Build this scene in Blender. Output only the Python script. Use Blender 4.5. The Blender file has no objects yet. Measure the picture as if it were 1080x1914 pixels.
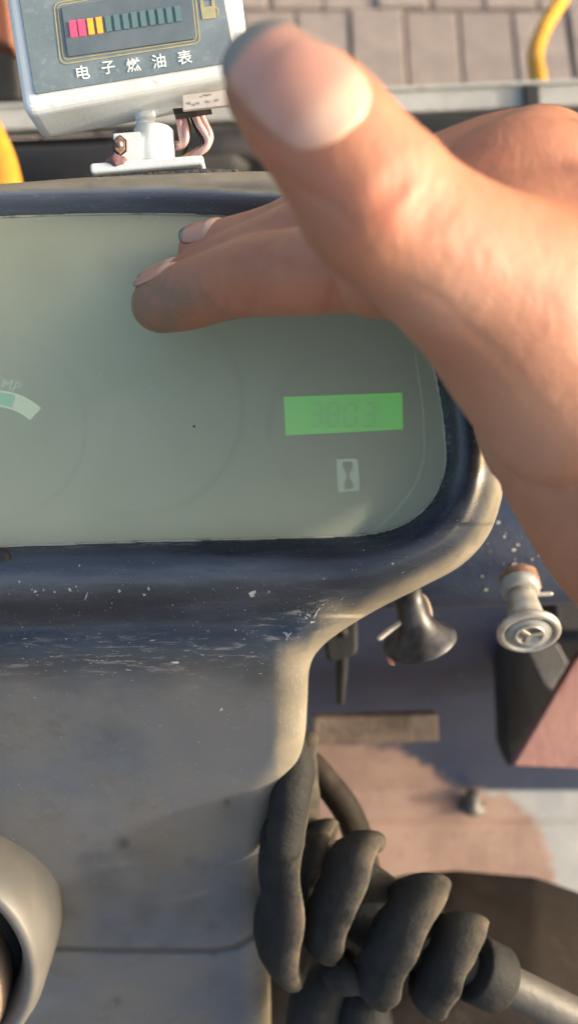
import bpy, math, random
import numpy as np
from mathutils import Vector, Matrix, noise
random.seed(7); rng = np.random.default_rng(7)
S = bpy.context.scene
COL = S.collection
# ------------------------------------------------------------------ camera
CAM_Z = 1.30; TILT = math.radians(18)
cam_d = bpy.data.cameras.new('camera'); cam = bpy.data.objects.new('camera', cam_d); COL.objects.link(cam)
cam.location = (0, 0, CAM_Z); cam.rotation_euler = (TILT, 0, 0)
cam_d.sensor_fit = 'VERTICAL'; cam_d.sensor_height = 24; cam_d.lens = 12/math.tan(math.radians(30))
cam_d.clip_start = 0.01; cam_d.clip_end = 3000
cam_d.dof.use_dof = True; cam_d.dof.focus_distance = 0.226; cam_d.dof.aperture_fstop = 7.0; cam_d.dof.aperture_blades = 0
S.camera = cam
# ------------------------------------------------------------------ light
SUN_CAM = Vector((0.90, 0.09, 0.24)).normalized()          # towards the sun, measured from the panel
Rm = Matrix.Rotation(TILT, 3, 'X')
SUN = (Rm @ SUN_CAM).normalized()
elev = math.asin(SUN.z); azim = math.atan2(SUN.x, SUN.y)   # azimuth clockwise from +Y
W = bpy.data.worlds.new('World'); S.world = W; W.use_nodes = True
nt = W.node_tree; bg = nt.nodes['Background']; sk = nt.nodes.new('ShaderNodeTexSky')
sk.sky_type = 'NISHITA'; sk.sun_disc = False; sk.sun_elevation = elev; sk.sun_rotation = azim
sk.dust_density = 7.0; sk.air_density = 1.0; sk.ozone_density = .4
nt.links.new(sk.outputs[0], bg.inputs[0]); bg.inputs[1].default_value = 0.15
ld = bpy.data.lights.new('sun', 'SUN'); ld.energy = 1.6; ld.angle = math.radians(2.5); ld.color = (1.0, 0.94, 0.86)
lo = bpy.data.objects.new('sun', ld); COL.objects.link(lo); lo.location = (1, 1, 3)
lo.rotation_euler = SUN.to_track_quat('Z', 'Y').to_euler()
S.view_settings.view_transform = 'Standard'; S.view_settings.look = 'None'
S.view_settings.exposure = 1.62; S.view_settings.gamma = 1
S.cycles.use_denoising = True; S.cycles.max_bounces = 8; S.cycles.transparent_max_bounces = 12
# ------------------------------------------------------------------ helpers
F = 957/math.tan(math.radians(30))
R3 = np.array(Rm)
def Cn(px, py, d):
    px, py, d = np.broadcast_arrays(np.asarray(px, float), np.asarray(py, float), np.asarray(d, float))
    v = np.stack([(px-540)*d/F, (957-py)*d/F, -d], -1)
    return v @ R3.T + np.array([0, 0, CAM_Z])
def C(px, py, d): return Vector(Cn(px, py, d).tolist())
EX = Vector(R3[:, 0].tolist()); EY = Vector(R3[:, 1].tolist()); EZ = Vector(R3[:, 2].tolist())
eZ = np.array(EZ)
def PL(px, py, d, h=0): return Cn(px, py, d) + h*eZ

def setp(o, label=None, cat=None, group=None, kind=None):
    if label: o['label'] = label
    if cat: o['category'] = cat
    if group: o['group'] = group
    if kind: o['kind'] = kind
    return o
def thing(name, loc, label=None, cat=None, group=None):
    o = bpy.data.objects.new(name, None); COL.objects.link(o); o.location = loc; o.empty_display_size = 0.02
    return setp(o, label, cat, group)
def worldloc(o):
    l = Vector(o.location)
    while o.parent: o = o.parent; l += Vector(o.location)
    return l
def mk(name, V, Fc, mat, parent=None, smooth=True, attrs=None, edges=()):
    """one mesh object from world-space vertices; origin at its own centre"""
    V = np.asarray(V, float).reshape(-1, 3)
    c = (V.max(0)+V.min(0))/2
    me = bpy.data.meshes.new(name); me.from_pydata((V-c).tolist(), list(edges), [list(map(int, f)) for f in Fc]); me.update()
    if smooth: me.polygons.foreach_set('use_smooth', [True]*len(me.polygons))
    if attrs:
        for k, a in attrs.items():
            at = me.color_attributes.new(k, 'FLOAT_COLOR', 'POINT')
            a = np.asarray(a, float); buf = np.ones((len(V), 4)); buf[:, :a.shape[1]] = a
            at.data.foreach_set('color', buf.ravel())
    if mat: me.materials.append(mat)
    o = bpy.data.objects.new(name, me); COL.objects.link(o)
    o.parent = parent
    o.location = Vector(c.tolist()) - (worldloc(parent) if parent else Vector((0, 0, 0)))
    return o
def fixn(o):
    import bmesh
    bm = bmesh.new(); bm.from_mesh(o.data); bmesh.ops.recalc_face_normals(bm, faces=bm.faces); bm.to_mesh(o.data); bm.free(); return o
def bevel(o, w, seg=3, ang=40):
    m = o.modifiers.new('bevel', 'BEVEL'); m.width = w; m.segments = seg; m.limit_method = 'ANGLE'; m.angle_limit = math.radians(ang)
    return o
def extr(name, poly, d, h0, h1, mat, parent=None, bev=0, smooth=False, seg=3):
    """polygon in the plane at depth d, from height h0 to h1 towards the viewer side"""
    n = len(poly); P = np.array(poly, float)
    V = np.vstack([PL(P[:, 0], P[:, 1], d, h0), PL(P[:, 0], P[:, 1], d, h1)])
    Fc = [list(range(n))[::-1], [n+i for i in range(n)]] + [[i, (i+1) % n, n+(i+1) % n, n+i] for i in range(n)]
    o = mk(name, V, Fc, mat, parent, smooth); fixn(o)
    if bev: bevel(o, bev, seg)
    return o
def quadbox(name, a, b, w, t, mat, parent=None, bev=0, up=None):
    """bar from a to b, width w (in the picture plane) and thickness t (depth)"""
    a = Vector(a); b = Vector(b); x = (b-a).normalized(); z = Vector(up) if up is not None else EZ; z = (z - x*z.dot(x)).normalized(); y = z.cross(x)
    V = []
    for p in (a, b):
        for sy, sz in ((-1, -1), (1, -1), (1, 1), (-1, 1)): V.append(p + y*(sy*w/2) + z*(sz*t/2))
    Fc = [(0, 1, 2, 3), (7, 6, 5, 4)] + [(i, i+4, (i+1) % 4+4, (i+1) % 4) for i in range(4)]
    o = mk(name, V, Fc, mat, parent, False); fixn(o)
    if bev: bevel(o, bev)
    return o
def catmull(P, n):
    P = np.asarray(P, float); Q = np.vstack([2*P[0]-P[1], P, 2*P[-1]-P[-2]]); out = []
    for i in range(1, len(Q)-2):
        for t in np.linspace(0, 1, n, endpoint=False):
            a, b, c, e = Q[i-1], Q[i], Q[i+1], Q[i+2]
            out.append(.5*((2*b)+(-a+c)*t+(2*a-5*b+4*c-e)*t*t+(-a+3*b-3*c+e)*t**3))
    out.append(P[-1]); return np.array(out)
def loft(ctrl, hint, n=8, seg=28, cap0=True, cap1=True, raw=False):
    """ctrl rows: (x,y,z, half width, half thickness); hint = thickness direction.
    returns V, F, frames"""
    ctrl = np.array(ctrl, float); K = catmull(ctrl, n)
    P = K[:, :3]; T = np.gradient(P, axis=0); T /= np.linalg.norm(T, axis=1)[:, None]
    hint = np.asarray(hint, float)
    N = hint[None, :] - T*(T@hint)[:, None] if hint.ndim == 1 else hint - T*(T*hint).sum(1)[:, None]
    N /= np.linalg.norm(N, axis=1)[:, None]; B = np.cross(T, N)
    w = K[:, 3]; t = K[:, 4]
    P2, w2, t2, N2, B2, T2 = [], [], [], [], [], []
    if cap0:
        for a in np.linspace(88, 12, 7):
            a = math.radians(a); P2.append(P[0]-T[0]*w[0]*math.sin(a)); w2.append(w[0]*math.cos(a)); t2.append(t[0]*math.cos(a)); N2.append(N[0]); B2.append(B[0])
    for i in range(len(P)): P2.append(P[i]); w2.append(w[i]); t2.append(t[i]); N2.append(N[i]); B2.append(B[i])
    if cap1:
        for a in np.linspace(12, 88, 7):
            a = math.radians(a); P2.append(P[-1]+T[-1]*w[-1]*math.sin(a)); w2.append(w[-1]*math.cos(a)); t2.append(t[-1]*math.cos(a)); N2.append(N[-1]); B2.append(B[-1])
    m = len(P2); th = np.linspace(0, 2*math.pi, seg, endpoint=False)
    V = np.array([P2[i] + B2[i]*w2[i]*math.cos(a) + N2[i]*t2[i]*math.sin(a) for i in range(m) for a in th])
    Fc = [(i*seg+j, i*seg+(j+1) % seg, (i+1)*seg+(j+1) % seg, (i+1)*seg+j) for i in range(m-1) for j in range(seg)]
    Fc += [tuple(range(seg))[::-1], tuple((m-1)*seg+j for j in range(seg))]
    return V, Fc, (P, T, N, B, w, t)
def pc(px, py, d, w, t=None):
    v = Cn(px, py, d); return [*v, w, w if t is None else t]
def tube(name, pts, mat, parent=None, n=6, seg=14, hint=None, **k):
    V, Fc, _ = loft(pts, eZ if hint is None else hint, n, seg, **k)
    return fixn(mk(name, V, Fc, mat, parent))
def lathe(name, prof, a, axis, mat, parent=None, seg=40, closed=False):
    """prof: (distance along axis, radius) from a"""
    a = np.array(a, float); ax = np.array(Vector(axis).normalized()); h = np.array([1, 0, 0]) if abs(ax[0]) < .9 else np.array([0, 1, 0])
    u = np.cross(ax, h); u /= np.linalg.norm(u); v = np.cross(ax, u); th = np.linspace(0, 2*math.pi, seg, endpoint=False)
    V = [a+ax*z+u*r*math.cos(t)+v*r*math.sin(t) for z, r in prof for t in th]; m = len(prof)
    Fc = [(i*seg+j, i*seg+(j+1) % seg, (i+1)*seg+(j+1) % seg, (i+1)*seg+j) for i in range(m-1) for j in range(seg)]
    if prof[0][1] > 1e-5: Fc.append(tuple(range(seg))[::-1])
    if prof[-1][1] > 1e-5: Fc.append(tuple((m-1)*seg+j for j in range(seg)))
    return fixn(mk(name, V, Fc, mat, parent))
def sheet(name, strips, f, mat, parent=None):
    pass
def textmesh(s, size, bold=0.0):
    cu = bpy.data.curves.new('t', 'FONT'); cu.body = s; cu.size = size; cu.align_x = 'CENTER'; cu.align_y = 'CENTER'; cu.offset = bold; cu.resolution_u = 4
    o = bpy.data.objects.new('t', cu); COL.objects.link(o); dg = bpy.context.evaluated_depsgraph_get(); dg.update()
    me = bpy.data.meshes.new_from_object(o.evaluated_get(dg)); v = np.array([q.co[:] for q in me.vertices]); fc = [tuple(p.vertices) for p in me.polygons]
    bpy.data.objects.remove(o); bpy.data.curves.remove(cu); bpy.data.meshes.remove(me)
    return v, fc
def lettering(name, s, px, py, d, h, size_px, rot, mat, parent, bold=0.0, sx=1.0):
    """text with cap height about size_px, centred on (px,py), lying flat in the plane"""
    v, fc = textmesh(s, 1.0, bold)
    v[:, :2] -= (v[:, :2].max(0)+v[:, :2].min(0))/2
    k = size_px/(v[:, 1].max()-v[:, 1].min()); r = math.radians(rot); c, s_ = math.cos(r), math.sin(r)
    x = v[:, 0]*k*sx; y = v[:, 1]*k
    return mk(name, PL(px+x*c-y*s_, py-(x*s_+y*c), d, h), fc, mat, parent, False)
# ------------------------------------------------------------------ materials
def nodes(name):
    m = bpy.data.materials.new(name); m.use_nodes = True; t = m.node_tree; b = t.nodes['Principled BSDF']; return m, t, b
def N(t, typ, **k):
    n = t.nodes.new(typ)
    for a, v in k.items():
        if a.startswith('i_'): n.inputs[a[2:]].default_value = v
        else: setattr(n, a, v)
    return n
def tex(t, scale, detail=6, rough=.6, vec=None, stretch=None, dist=0):
    tc = N(t, 'ShaderNodeTexCoord'); mp = N(t, 'ShaderNodeMapping'); t.links.new(tc.outputs['Object'], mp.inputs[0])
    if stretch: mp.inputs['Scale'].default_value = stretch
    n = N(t, 'ShaderNodeTexNoise'); n.inputs['Scale'].default_value = scale; n.inputs['Detail'].default_value = detail; n.inputs['Roughness'].default_value = rough; n.inputs['Distortion'].default_value = dist
    t.links.new(mp.outputs[0], n.inputs[0]); return n.outputs[0]
def ramp(t, src, a, b, ca=(0, 0, 0, 1), cb=(1, 1, 1, 1)):
    r = N(t, 'ShaderNodeValToRGB'); r.color_ramp.elements[0].position = a; r.color_ramp.elements[1].position = b
    r.color_ramp.elements[0].color = ca; r.color_ramp.elements[1].color = cb; t.links.new(src, r.inputs[0]); return r.outputs[0]
def mixc(t, f, a, b, mode='MIX'):
    n = N(t, 'ShaderNodeMix', data_type='RGBA', blend_type=mode)
    for s, v in ((0, f), (6, a), (7, b)):
        if hasattr(v, 'node'): t.links.new(v, n.inputs[s])
        else: n.inputs[s].default_value = v if s == 0 else (*v[:3], 1)
    return n.outputs[2]
def mul(t, a, b, op='MULTIPLY'):
    n = N(t, 'ShaderNodeMath', operation=op)
    for s, v in ((0, a), (1, b)):
        if hasattr(v, 'node'): t.links.new(v, n.inputs[s])
        else: n.inputs[s].default_value = v
    return n.outputs[0]
def attr(t, name):
    a = N(t, 'ShaderNodeAttribute', attribute_name=name); s = N(t, 'ShaderNodeSeparateColor'); t.links.new(a.outputs['Color'], s.inputs[0]); return s.outputs
def bump(t, b, src, dist, strength=1.0):
    n = N(t, 'ShaderNodeBump'); n.inputs['Distance'].default_value = dist; n.inputs['Strength'].default_value = strength
    t.links.new(src, n.inputs['Height']); t.links.new(n.outputs[0], b.inputs['Normal'])
def simple(name, base, rough=.5, metal=0, var=None, vs=60, amt=(.4, .65), bs=0, bd=.0003, dirt=None, dirts=(.55, .7), ds=150, emit=None, es=1, rvar=0, stretch=None, spec=.5):
    m, t, b = nodes(name); col = base
    b.inputs['Roughness'].default_value = rough; b.inputs['Metallic'].default_value = metal; b.inputs['Specular IOR Level'].default_value = spec
    c = None
    if var: c = mixc(t, ramp(t, tex(t, vs, stretch=stretch), *amt), base, var)
    if dirt: c = mixc(t, ramp(t, tex(t, ds, 8, .7), *dirts), c if c is not None else base, dirt)
    if c is not None: t.links.new(c, b.inputs['Base Color'])
    else: b.inputs['Base Color'].default_value = (*base, 1)
    if rvar: t.links.new(mul(t, mul(t, tex(t, vs*2), rvar), rough-rvar*.5, 'ADD'), b.inputs['Roughness'])
    if bs: bump(t, b, tex(t, bs, 8, .65), bd)
    if emit: b.inputs['Emission Color'].default_value = (*emit, 1); b.inputs['Emission Strength'].default_value = es
    return m
M = {}
M['white_plastic'] = simple('aged_white_plastic', (.66, .70, .70), .42, var=(.6, .63, .6), vs=90, dirt=(.42, .42, .38), dirts=(.6, .78), ds=260, bs=700, bd=.00012)
M['gauge_face'] = simple('printed_grey_face', (.15, .19, .205), .38, var=(.20, .245, .255), vs=70, dirt=(.30, .36, .36), dirts=(.55, .8), ds=500, bs=900, bd=.00003)
M['gauge_window'] = simple('gauge_window', (.105, .135, .15), .25, var=(.14, .17, .185), vs=80)
M['gold_print'] = simple('gold_print', (.42, .36, .17), .5, var=(.3, .3, .2), vs=400)
M['white_print'] = simple('white_print', (.72, .76, .72), .5)
M['seg_off'] = simple('unlit_segment', (.11, .19, .19), .4)
M['seg_red'] = simple('lit_red_segment', (.5, .03, .05), .4, emit=(1, .05, .10), es=.75)
M['seg_orange'] = simple('lit_orange_segment', (.5, .2, .02), .4, emit=(1, .20, .02), es=.75)
M['black_pad'] = simple('black_adhesive_pad', (.03, .03, .03), .8, var=(.12, .12, .12), vs=900, bs=900, bd=.0008)
M['wire_pink'] = simple('pink_wire', (.52, .27, .28), .45, var=(.62, .42, .38), vs=120)
M['wire_brown'] = simple('brown_wire', (.36, .19, .11), .45, var=(.5, .3, .2), vs=120)
M['wire_black'] = simple('black_wire', (.02, .02, .02), .4)
M['paper'] = simple('aged_paper', (.50, .46, .42), .7, var=(.42, .38, .34), vs=300)
M['ink'] = simple('faded_ink', (.2, .18, .18), .7)
M['rusty_steel'] = simple('rusty_steel', (.17, .085, .05), .75, var=(.30, .17, .11), vs=260, bs=900, bd=.0004)
M['rust_lump'] = simple('purple_brown_sealant', (.16, .08, .08), .6, var=(.25, .13, .13), vs=500, bs=800, bd=.0006)
M['dial'] = simple('dial_face', (.085, .088, .06), .55, var=(.10, .102, .07), vs=40)
M['dial_ring'] = simple('dial_ring', (.008, .01, .006), .6)
M['dial_ghost'] = simple('faded_dial_print', (.26, .29, .22), .6)
M['print_grey'] = simple('dial_print_white', (.95, .95, .82), .6)
M['print_teal'] = simple('dial_print_teal', (.06, .62, .42), .5)
M['print_text'] = simple('dial_print_text', (.40, .48, .42), .5)
M['lcd'] = simple('backlit_green_display', (.03, .18, .015), .5, emit=(.03, .42, .01), es=.22)
M['lcd_dark'] = simple('display_digit', (.02, .09, .02), .5, emit=(.05, .38, .05), es=.13)
M['symbol_dark'] = simple('hourglass_print', (.07, .07, .055), .6)
M['rubber'] = simple('dusty_black_rubber', (.014, .015, .015), .65, var=(.028, .028, .026), vs=45, dirt=(.16, .13, .10), dirts=(.62, .85), ds=120, bs=400, bd=.0006, spec=.2)
M['black_gloss'] = simple('black_knob_plastic', (.008, .008, .010), .42, var=(.05, .05, .055), vs=120, bs=500, bd=.00006, rvar=.2)
M['knob_white'] = simple('worn_pale_metal_knob', (.52, .49, .43), .34, metal=.55, var=(.36, .33, .28), vs=160, rvar=.25, dirt=(.22, .19, .16), dirts=(.62, .8), ds=300)
M['knob_grey'] = simple('grey_knob_face', (.30, .31, .29), .35, var=(.24, .24, .22), vs=200)
M['navy'] = simple('navy_tractor_paint', (.020, .032, .062), .42, var=(.035, .046, .075), vs=14, dirt=(.26, .27, .29), dirts=(.70, .80), ds=50, bs=150, bd=.0004)
M['black_and_shade'] = simple('black_parts_and_shade', (.006, .0065, .007), .7, var=(.014, .014, .014), vs=12, bs=60, bd=.0008)  # near-black for dark parts and for the slabs that stand in for shade
M['galv'] = simple('weathered_metal_rail', (.32, .32, .29), .6, metal=0, var=(.42, .42, .39), vs=18, dirt=(.28, .2, .14), dirts=(.6, .75), ds=35, bs=120, bd=.0008)
M['rust_plate'] = simple('rust_red_plate', (.24, .11, .095), .6, var=(.31, .16, .13), vs=16, dirt=(.12, .08, .08), dirts=(.58, .8), ds=60, bs=200, bd=.0005)
M['rust_bar'] = simple('brown_rusty_bar', (.11, .075, .05), .75, var=(.22, .16, .11), vs=40, amt=(.42, .6), bs=250, bd=.001)
M['rod'] = simple('grey_painted_rod', (.055, .052, .047), .5, var=(.085, .078, .068), vs=60, bs=300, bd=.0003)
M['mat'] = simple('brown_black_rubber_cover', (.017, .013, .010), .7, var=(.028, .022, .018), vs=14, dirt=(.07, .055, .042), dirts=(.55, .9), ds=40, bs=150, bd=.0006, spec=.15)
M['yellow'] = simple('yellow_hose', (.50, .26, .015), .45, var=(.38, .18, .015), vs=30)
M['black'] = simple('black_strap', (.012, .012, .012), .6)
M['beige_boss'] = simple('beige_worn_plastic', (.26, .19, .12), .5, var=(.2, .15, .11), vs=60)
M['grey_boss'] = simple('grey_worn_plastic', (.085, .084, .078), .5, var=(.115, .11, .10), vs=50, dirt=(.1, .1, .1), dirts=(.6, .8), ds=90)
M['rim'] = simple('cracked_sealant', (.40, .39, .31), .5, var=(.16, .16, .12), vs=200, amt=(.52, .7), bs=900, bd=.0006)
M['orange_body'] = simple('orange_brown_plastic', (.16, .055, .025), .5)
# pavers
def paver_mat():
    m, t, b = nodes('concrete_paver'); oi = N(t, 'ShaderNodeObjectInfo')
    c = mixc(t, oi.outputs['Random'], (.245, .20, .175), (.305, .255, .225))
    c = mixc(t, ramp(t, tex(t, 18, 6, .7), .4, .65), c, (.20, .165, .14))
    c = mixc(t, ramp(t, tex(t, 300, 4, .7), .55, .7), c, (.36, .32, .28))
    t.links.new(c, b.inputs['Base Color']); b.inputs['Roughness'].default_value = .9
    bump(t, b, tex(t, 250, 8, .7), .0015); return m
M['paver'] = paver_mat()
M['ground'] = simple('sandy_ground', (.13, .11, .09), .95, var=(.19, .165, .14), vs=9, bs=120, bd=.004)
# lens: cloudy yellowed clear plastic
def lens_mat():
    m, t, b = nodes('cloudy_clear_plastic')
    out = t.nodes['Material Output']
    b.inputs['Roughness'].default_value = .30; b.inputs['Specular IOR Level'].default_value = .5
    c = mixc(t, ramp(t, tex(t, 26, 6, .6), .35, .7), (.84, .90, .62), (.90, .93, .67))
    c = mixc(t, ramp(t, tex(t, 500, 4, .7, stretch=(.3, 1, 1)), .60, .85), c, (.85, .9, .7))
    t.links.new(c, b.inputs['Base Color'])
    t.links.new(mul(t, mul(t, tex(t, 60), .25), .2, 'ADD'), b.inputs['Roughness'])
    bump(t, b, tex(t, 700, 6, .7, stretch=(.1, 1, 1)), .00004)
    tr = N(t, 'ShaderNodeBsdfTransparent'); tr.inputs[0].default_value = (.93, .97, .88, 1)
    mx = N(t, 'ShaderNodeMixShader')
    f = mul(t, mul(t, tex(t, 35, 5, .6), .05), .36, 'ADD')
    t.links.new(f, mx.inputs[0]); t.links.new(tr.outputs[0], mx.inputs[1]); t.links.new(b.outputs[0], mx.inputs[2]); t.links.new(mx.outputs[0], out.inputs[0])
    return m
def fold_mat():
    m, t, b = nodes('torn_boot_rubber'); a = attr(t, 'rim')
    c = mixc(t, ramp(t, tex(t, 50, 7, .65), .35, .65), (.010, .012, .013), (.026, .029, .030))
    c = mixc(t, mul(t, ramp(t, tex(t, 170, 7, .7), .55, .75), .6), c, (.035, .034, .031))
    c = mixc(t, mul(t, a[0], ramp(t, tex(t, 90, 5, .6), .3, .6)), c, (.11, .09, .065))
    t.links.new(c, b.inputs['Base Color']); b.inputs['Roughness'].default_value = .6; b.inputs['Specular IOR Level'].default_value = .22
    bump(t, b, tex(t, 240, 9, .75), .0014); return m
M['fold'] = fold_mat()
M['lens'] = lens_mat()
def clear_mat():
    m, t, b = nodes('clear_plastic_back'); tr = N(t, 'ShaderNodeBsdfTransparent'); tr.inputs[0].default_value = (.96, .98, .93, 1)
    t.links.new(tr.outputs[0], t.nodes['Material Output'].inputs[0]); return m
M['lens_back'] = clear_mat()
# dashboard shell: black plastic, grey where faded, beige for worn edges and painted sun
def shell_mat():
    m, t, b = nodes('faded_black_dashboard_plastic'); a = attr(t, 'wear_and_sun')
    streak = tex(t, 90, 7, .65, stretch=(.25, 1.4, 1))
    c = mixc(t, ramp(t, streak, .4, .68), (.016, .022, .034), (.036, .045, .062))
    # grey fading
    g = mul(t, a[1], mul(t, ramp(t, tex(t, 26, 8, .65), .22, .62), .45, 'ADD'))
    grey = mixc(t, ramp(t, tex(t, 15, 6, .6), .35, .65), (.075, .092, .122), (.122, .118, .108))
    grey = mixc(t, ramp(t, tex(t, 55, 8, .7), .56, .72), grey, (.08, .082, .082))
    c = mixc(t, mul(t, g, 1.0, 'MINIMUM'), c, grey)
    # beige worn edge, with sunlit areas painted in
    e = mul(t, a[0], mul(t, ramp(t, tex(t, 160, 8, .7), .25, .6), .55, 'ADD'))
    beige = mixc(t, ramp(t, tex(t, 70, 6, .6), .35, .7), (.15, .135, .10), (.23, .20, .15))
    c = mixc(t, mul(t, e, 1.0, 'MINIMUM'), c, beige)
    # pale scuffs where b channel
    sc = mul(t, a[2], ramp(t, tex(t, 600, 6, .75, stretch=(.22, 1.3, 1), dist=.3), .54, .66))
    c = mixc(t, sc, c, (.30, .29, .26))
    sp_ = attr(t, 'spots'); c = mixc(t, mul(t, sp_[0], .8), c, (.03, .03, .028))
    c = mixc(t, mul(t, sp_[1], mul(t, ramp(t, streak, .3, .7), .6, 'ADD')), c, (.10, .118, .15))  # bluish sky highlight of the bezel mixed into the base colour
    # fine pale dust specks everywhere
    sp = ramp(t, tex(t, 1500, 2, .5), .71, .76)
    c = mixc(t, mul(t, sp, .55), c, (.45, .47, .5))
    t.links.new(c, b.inputs['Base Color'])
    r = mul(t, mul(t, a[1], .22), mul(t, mul(t, streak, .2), .17, 'ADD'), 'ADD'); r = mul(t, r, mul(t, a[0], .2), 'ADD')
    t.links.new(r, b.inputs['Roughness'])
    bump(t, b, tex(t, 500, 8, .7, stretch=(.3, 1, 1)), .00006)
    return m
M['shell'] = shell_mat()
def skin_mat():
    m, t, b = nodes('skin'); a = attr(t, 'tint')
    c = mixc(t, ramp(t, tex(t, 60, 6, .6), .35, .68), (.33, .130, .070), (.40, .175, .10))
    c = mixc(t, mul(t, ramp(t, tex(t, 130, 6, .65), .45, .7), .6), c, (.36, .13, .075))
    c = mixc(t, mul(t, a[0], .75), c, (.50, .15, .085))
    c = mixc(t, mul(t, a[1], mul(t, ramp(t, tex(t, 220, 7, .7), .3, .65), .45, 'ADD')), c, (.20, .115, .07))
    c = mixc(t, mul(t, a[2], .85), c, (.56, .34, .23))
    t.links.new(c, b.inputs['Base Color']); b.inputs['Roughness'].default_value = .46
    b.inputs['Subsurface Weight'].default_value = .12; b.inputs['Subsurface Radius'].default_value = (1, .35, .15); b.inputs['Subsurface Scale'].default_value = .0035
    h = mul(t, tex(t, 420, 6, .7, stretch=(1, .45, .8), dist=.8), mul(t, tex(t, 110, 5, .6), .9), 'ADD')
    bump(t, b, h, .00028)
    t.links.new(mul(t, mul(t, tex(t, 200), .3), .36, 'ADD'), b.inputs['Roughness']); return m
M['skin'] = skin_mat()
def nail_mat():
    m, t, b = nodes('fingernail'); a = attr(t, 'tint')
    c = mixc(t, ramp(t, tex(t, 90, 4, .5), .35, .7), (.42, .20, .145), (.47, .25, .185))
    c = mixc(t, a[0], c, (.15, .155, .14)); c = mixc(t, a[2], c, (.22, .09, .06)); c = mixc(t, mul(t, a[1], .7), c, (.66, .45, .33))
    t.links.new(c, b.inputs['Base Color']); b.inputs['Roughness'].default_value = .33
    b.inputs['Subsurface Weight'].default_value = .1; b.inputs['Subsurface Scale'].default_value = .003
    bump(t, b, tex(t, 200, 4, .6, stretch=(1, .3, 1)), .0001); return m
M['nail'] = nail_mat()
def floor_mat():
    m, t, b = nodes('chipped_floor_paint'); a = attr(t, 'rust')
    n = mul(t, mul(t, tex(t, 45, 8, .7), .9), -.45, 'ADD')
    f = ramp(t, mul(t, mul(t, a[0], n, 'ADD'), mul(t, mul(t, tex(t, 190, 6, .8), .7), -.35, 'ADD'), 'ADD'), .38, .62)
    blue = mixc(t, ramp(t, tex(t, 20, 6, .6), .35, .65), (.022, .035, .072), (.036, .05, .085))
    pale = mixc(t, ramp(t, tex(t, 30, 6, .6), .4, .7), (.30, .31, .31), (.38, .38, .36))
    blue = mixc(t, a[1], blue, pale)
    rust = mixc(t, ramp(t, tex(t, 24, 7, .65), .35, .65), (.26, .165, .13), (.37, .25, .19))
    rust = mixc(t, ramp(t, tex(t, 130, 7, .7), .55, .75), rust, (.16, .11, .09))
    c = mixc(t, f, blue, rust)
    c = mixc(t, mul(t, ramp(t, tex(t, 380, 3, .5), .70, .76), .7), c, (.5, .52, .56))
    t.links.new(c, b.inputs['Base Color']); b.inputs['Roughness'].default_value = .5
    bump(t, b, tex(t, 160, 8, .7), .0005); return m
M['floor'] = floor_mat()

# ------------------------------------------------------------------ geometry utilities on polylines
def segdist(X, Y, P, closed=True):
    P = np.array(P, float); Q = np.roll(P, -1, 0) if closed else P[1:]; A = P if closed else P[:-1]
    D = np.full(X.shape, 1e9)
    for a, b in zip(A, Q):
        ab = b-a; L = (ab**2).sum()+1e-9; t = np.clip(((X-a[0])*ab[0]+(Y-a[1])*ab[1])/L, 0, 1)
        D = np.minimum(D, np.hypot(X-a[0]-t*ab[0], Y-a[1]-t*ab[1]))
    return D
def inside(X, Y, P):
    P = np.array(P, float); r = np.zeros(X.shape, bool); Q = np.roll(P, -1, 0)
    for a, b in zip(P, Q):
        c = ((a[1] > Y) != (b[1] > Y)); xi = (b[0]-a[0])*(Y-a[1])/((b[1]-a[1]) or 1e-9)+a[0]; r ^= c & (X < xi)
    return r
def sdf(X, Y, P): d = segdist(X, Y, P); return np.where(inside(X, Y, P), -d, d)
def smooth_poly(P, n=6):
    P = np.array(P, float); Q = np.vstack([P[-1], P, P[0], P[1]]); out = []
    for i in range(1, len(Q)-2):
        a, b, c, e = Q[i-1], Q[i], Q[i+1], Q[i+2]
        for t in np.linspace(0, 1, n, endpoint=False): out.append(.5*((2*b)+(-a+c)*t+(2*a-5*b+4*c-e)*t*t+(-a+3*b-3*c+e)*t**3))
    return np.array(out)
def ss(x, a, b): t = np.clip((x-a)/(b-a), 0, 1); return t*t*(3-2*t)
def nz(X, Y, s, k=0):
    return np.array([noise.noise((x*s, y*s, k*7.3)) for x, y in zip(X.ravel(), Y.ravel())]).reshape(X.shape)

# ================================================================== ground and pavement
g = mk('ground', [(-400, -400, 0), (400, -400, 0), (400, 400, 0), (-400, 400, 0)], [(0, 1, 2, 3)], M['ground'], None, False); setp(g, kind='structure')
pv = mk('pavement', [(-4, -2, .049), (4, -2, .049), (4, 6, .049), (-4, 6, .049)], [(0, 1, 2, 3)], M['ground'], None, False); setp(pv, kind='structure')
def gpt(px, py, z=.06):
    p = Cn(px, py, 1.0)-np.array([0, 0, CAM_Z]); k = (z-CAM_Z)/p[2]; return p*k+np.array([0, 0, CAM_Z])
a_ = gpt(656, 90); b_ = gpt(1068, 90); pitch = (b_[0]-a_[0])/4
yt = gpt(800, 14)[1]; yb = gpt(800, 178)[1]; rowp = yt-yb
BW, BL = pitch-.006, rowp-.007
bm_v = [(sx*BW/2, sy*BL/2, z) for z in (-.05, 0) for sx, sy in ((-1, -1), (1, -1), (1, 1), (-1, 1))]
bme = bpy.data.meshes.new('paver'); bme.from_pydata(bm_v, [], [(3, 2, 1, 0), (4, 5, 6, 7)]+[(i, (i+1) % 4, (i+1) % 4+4, i+4) for i in range(4)])
import bmesh
bmm = bmesh.new(); bmm.from_mesh(bme); bmesh.ops.bevel(bmm, geom=[e for e in bmm.edges], offset=.0025, segments=1, affect='EDGES'); bmm.to_mesh(bme); bmm.free(); bme.materials.append(M['paver'])
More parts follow.
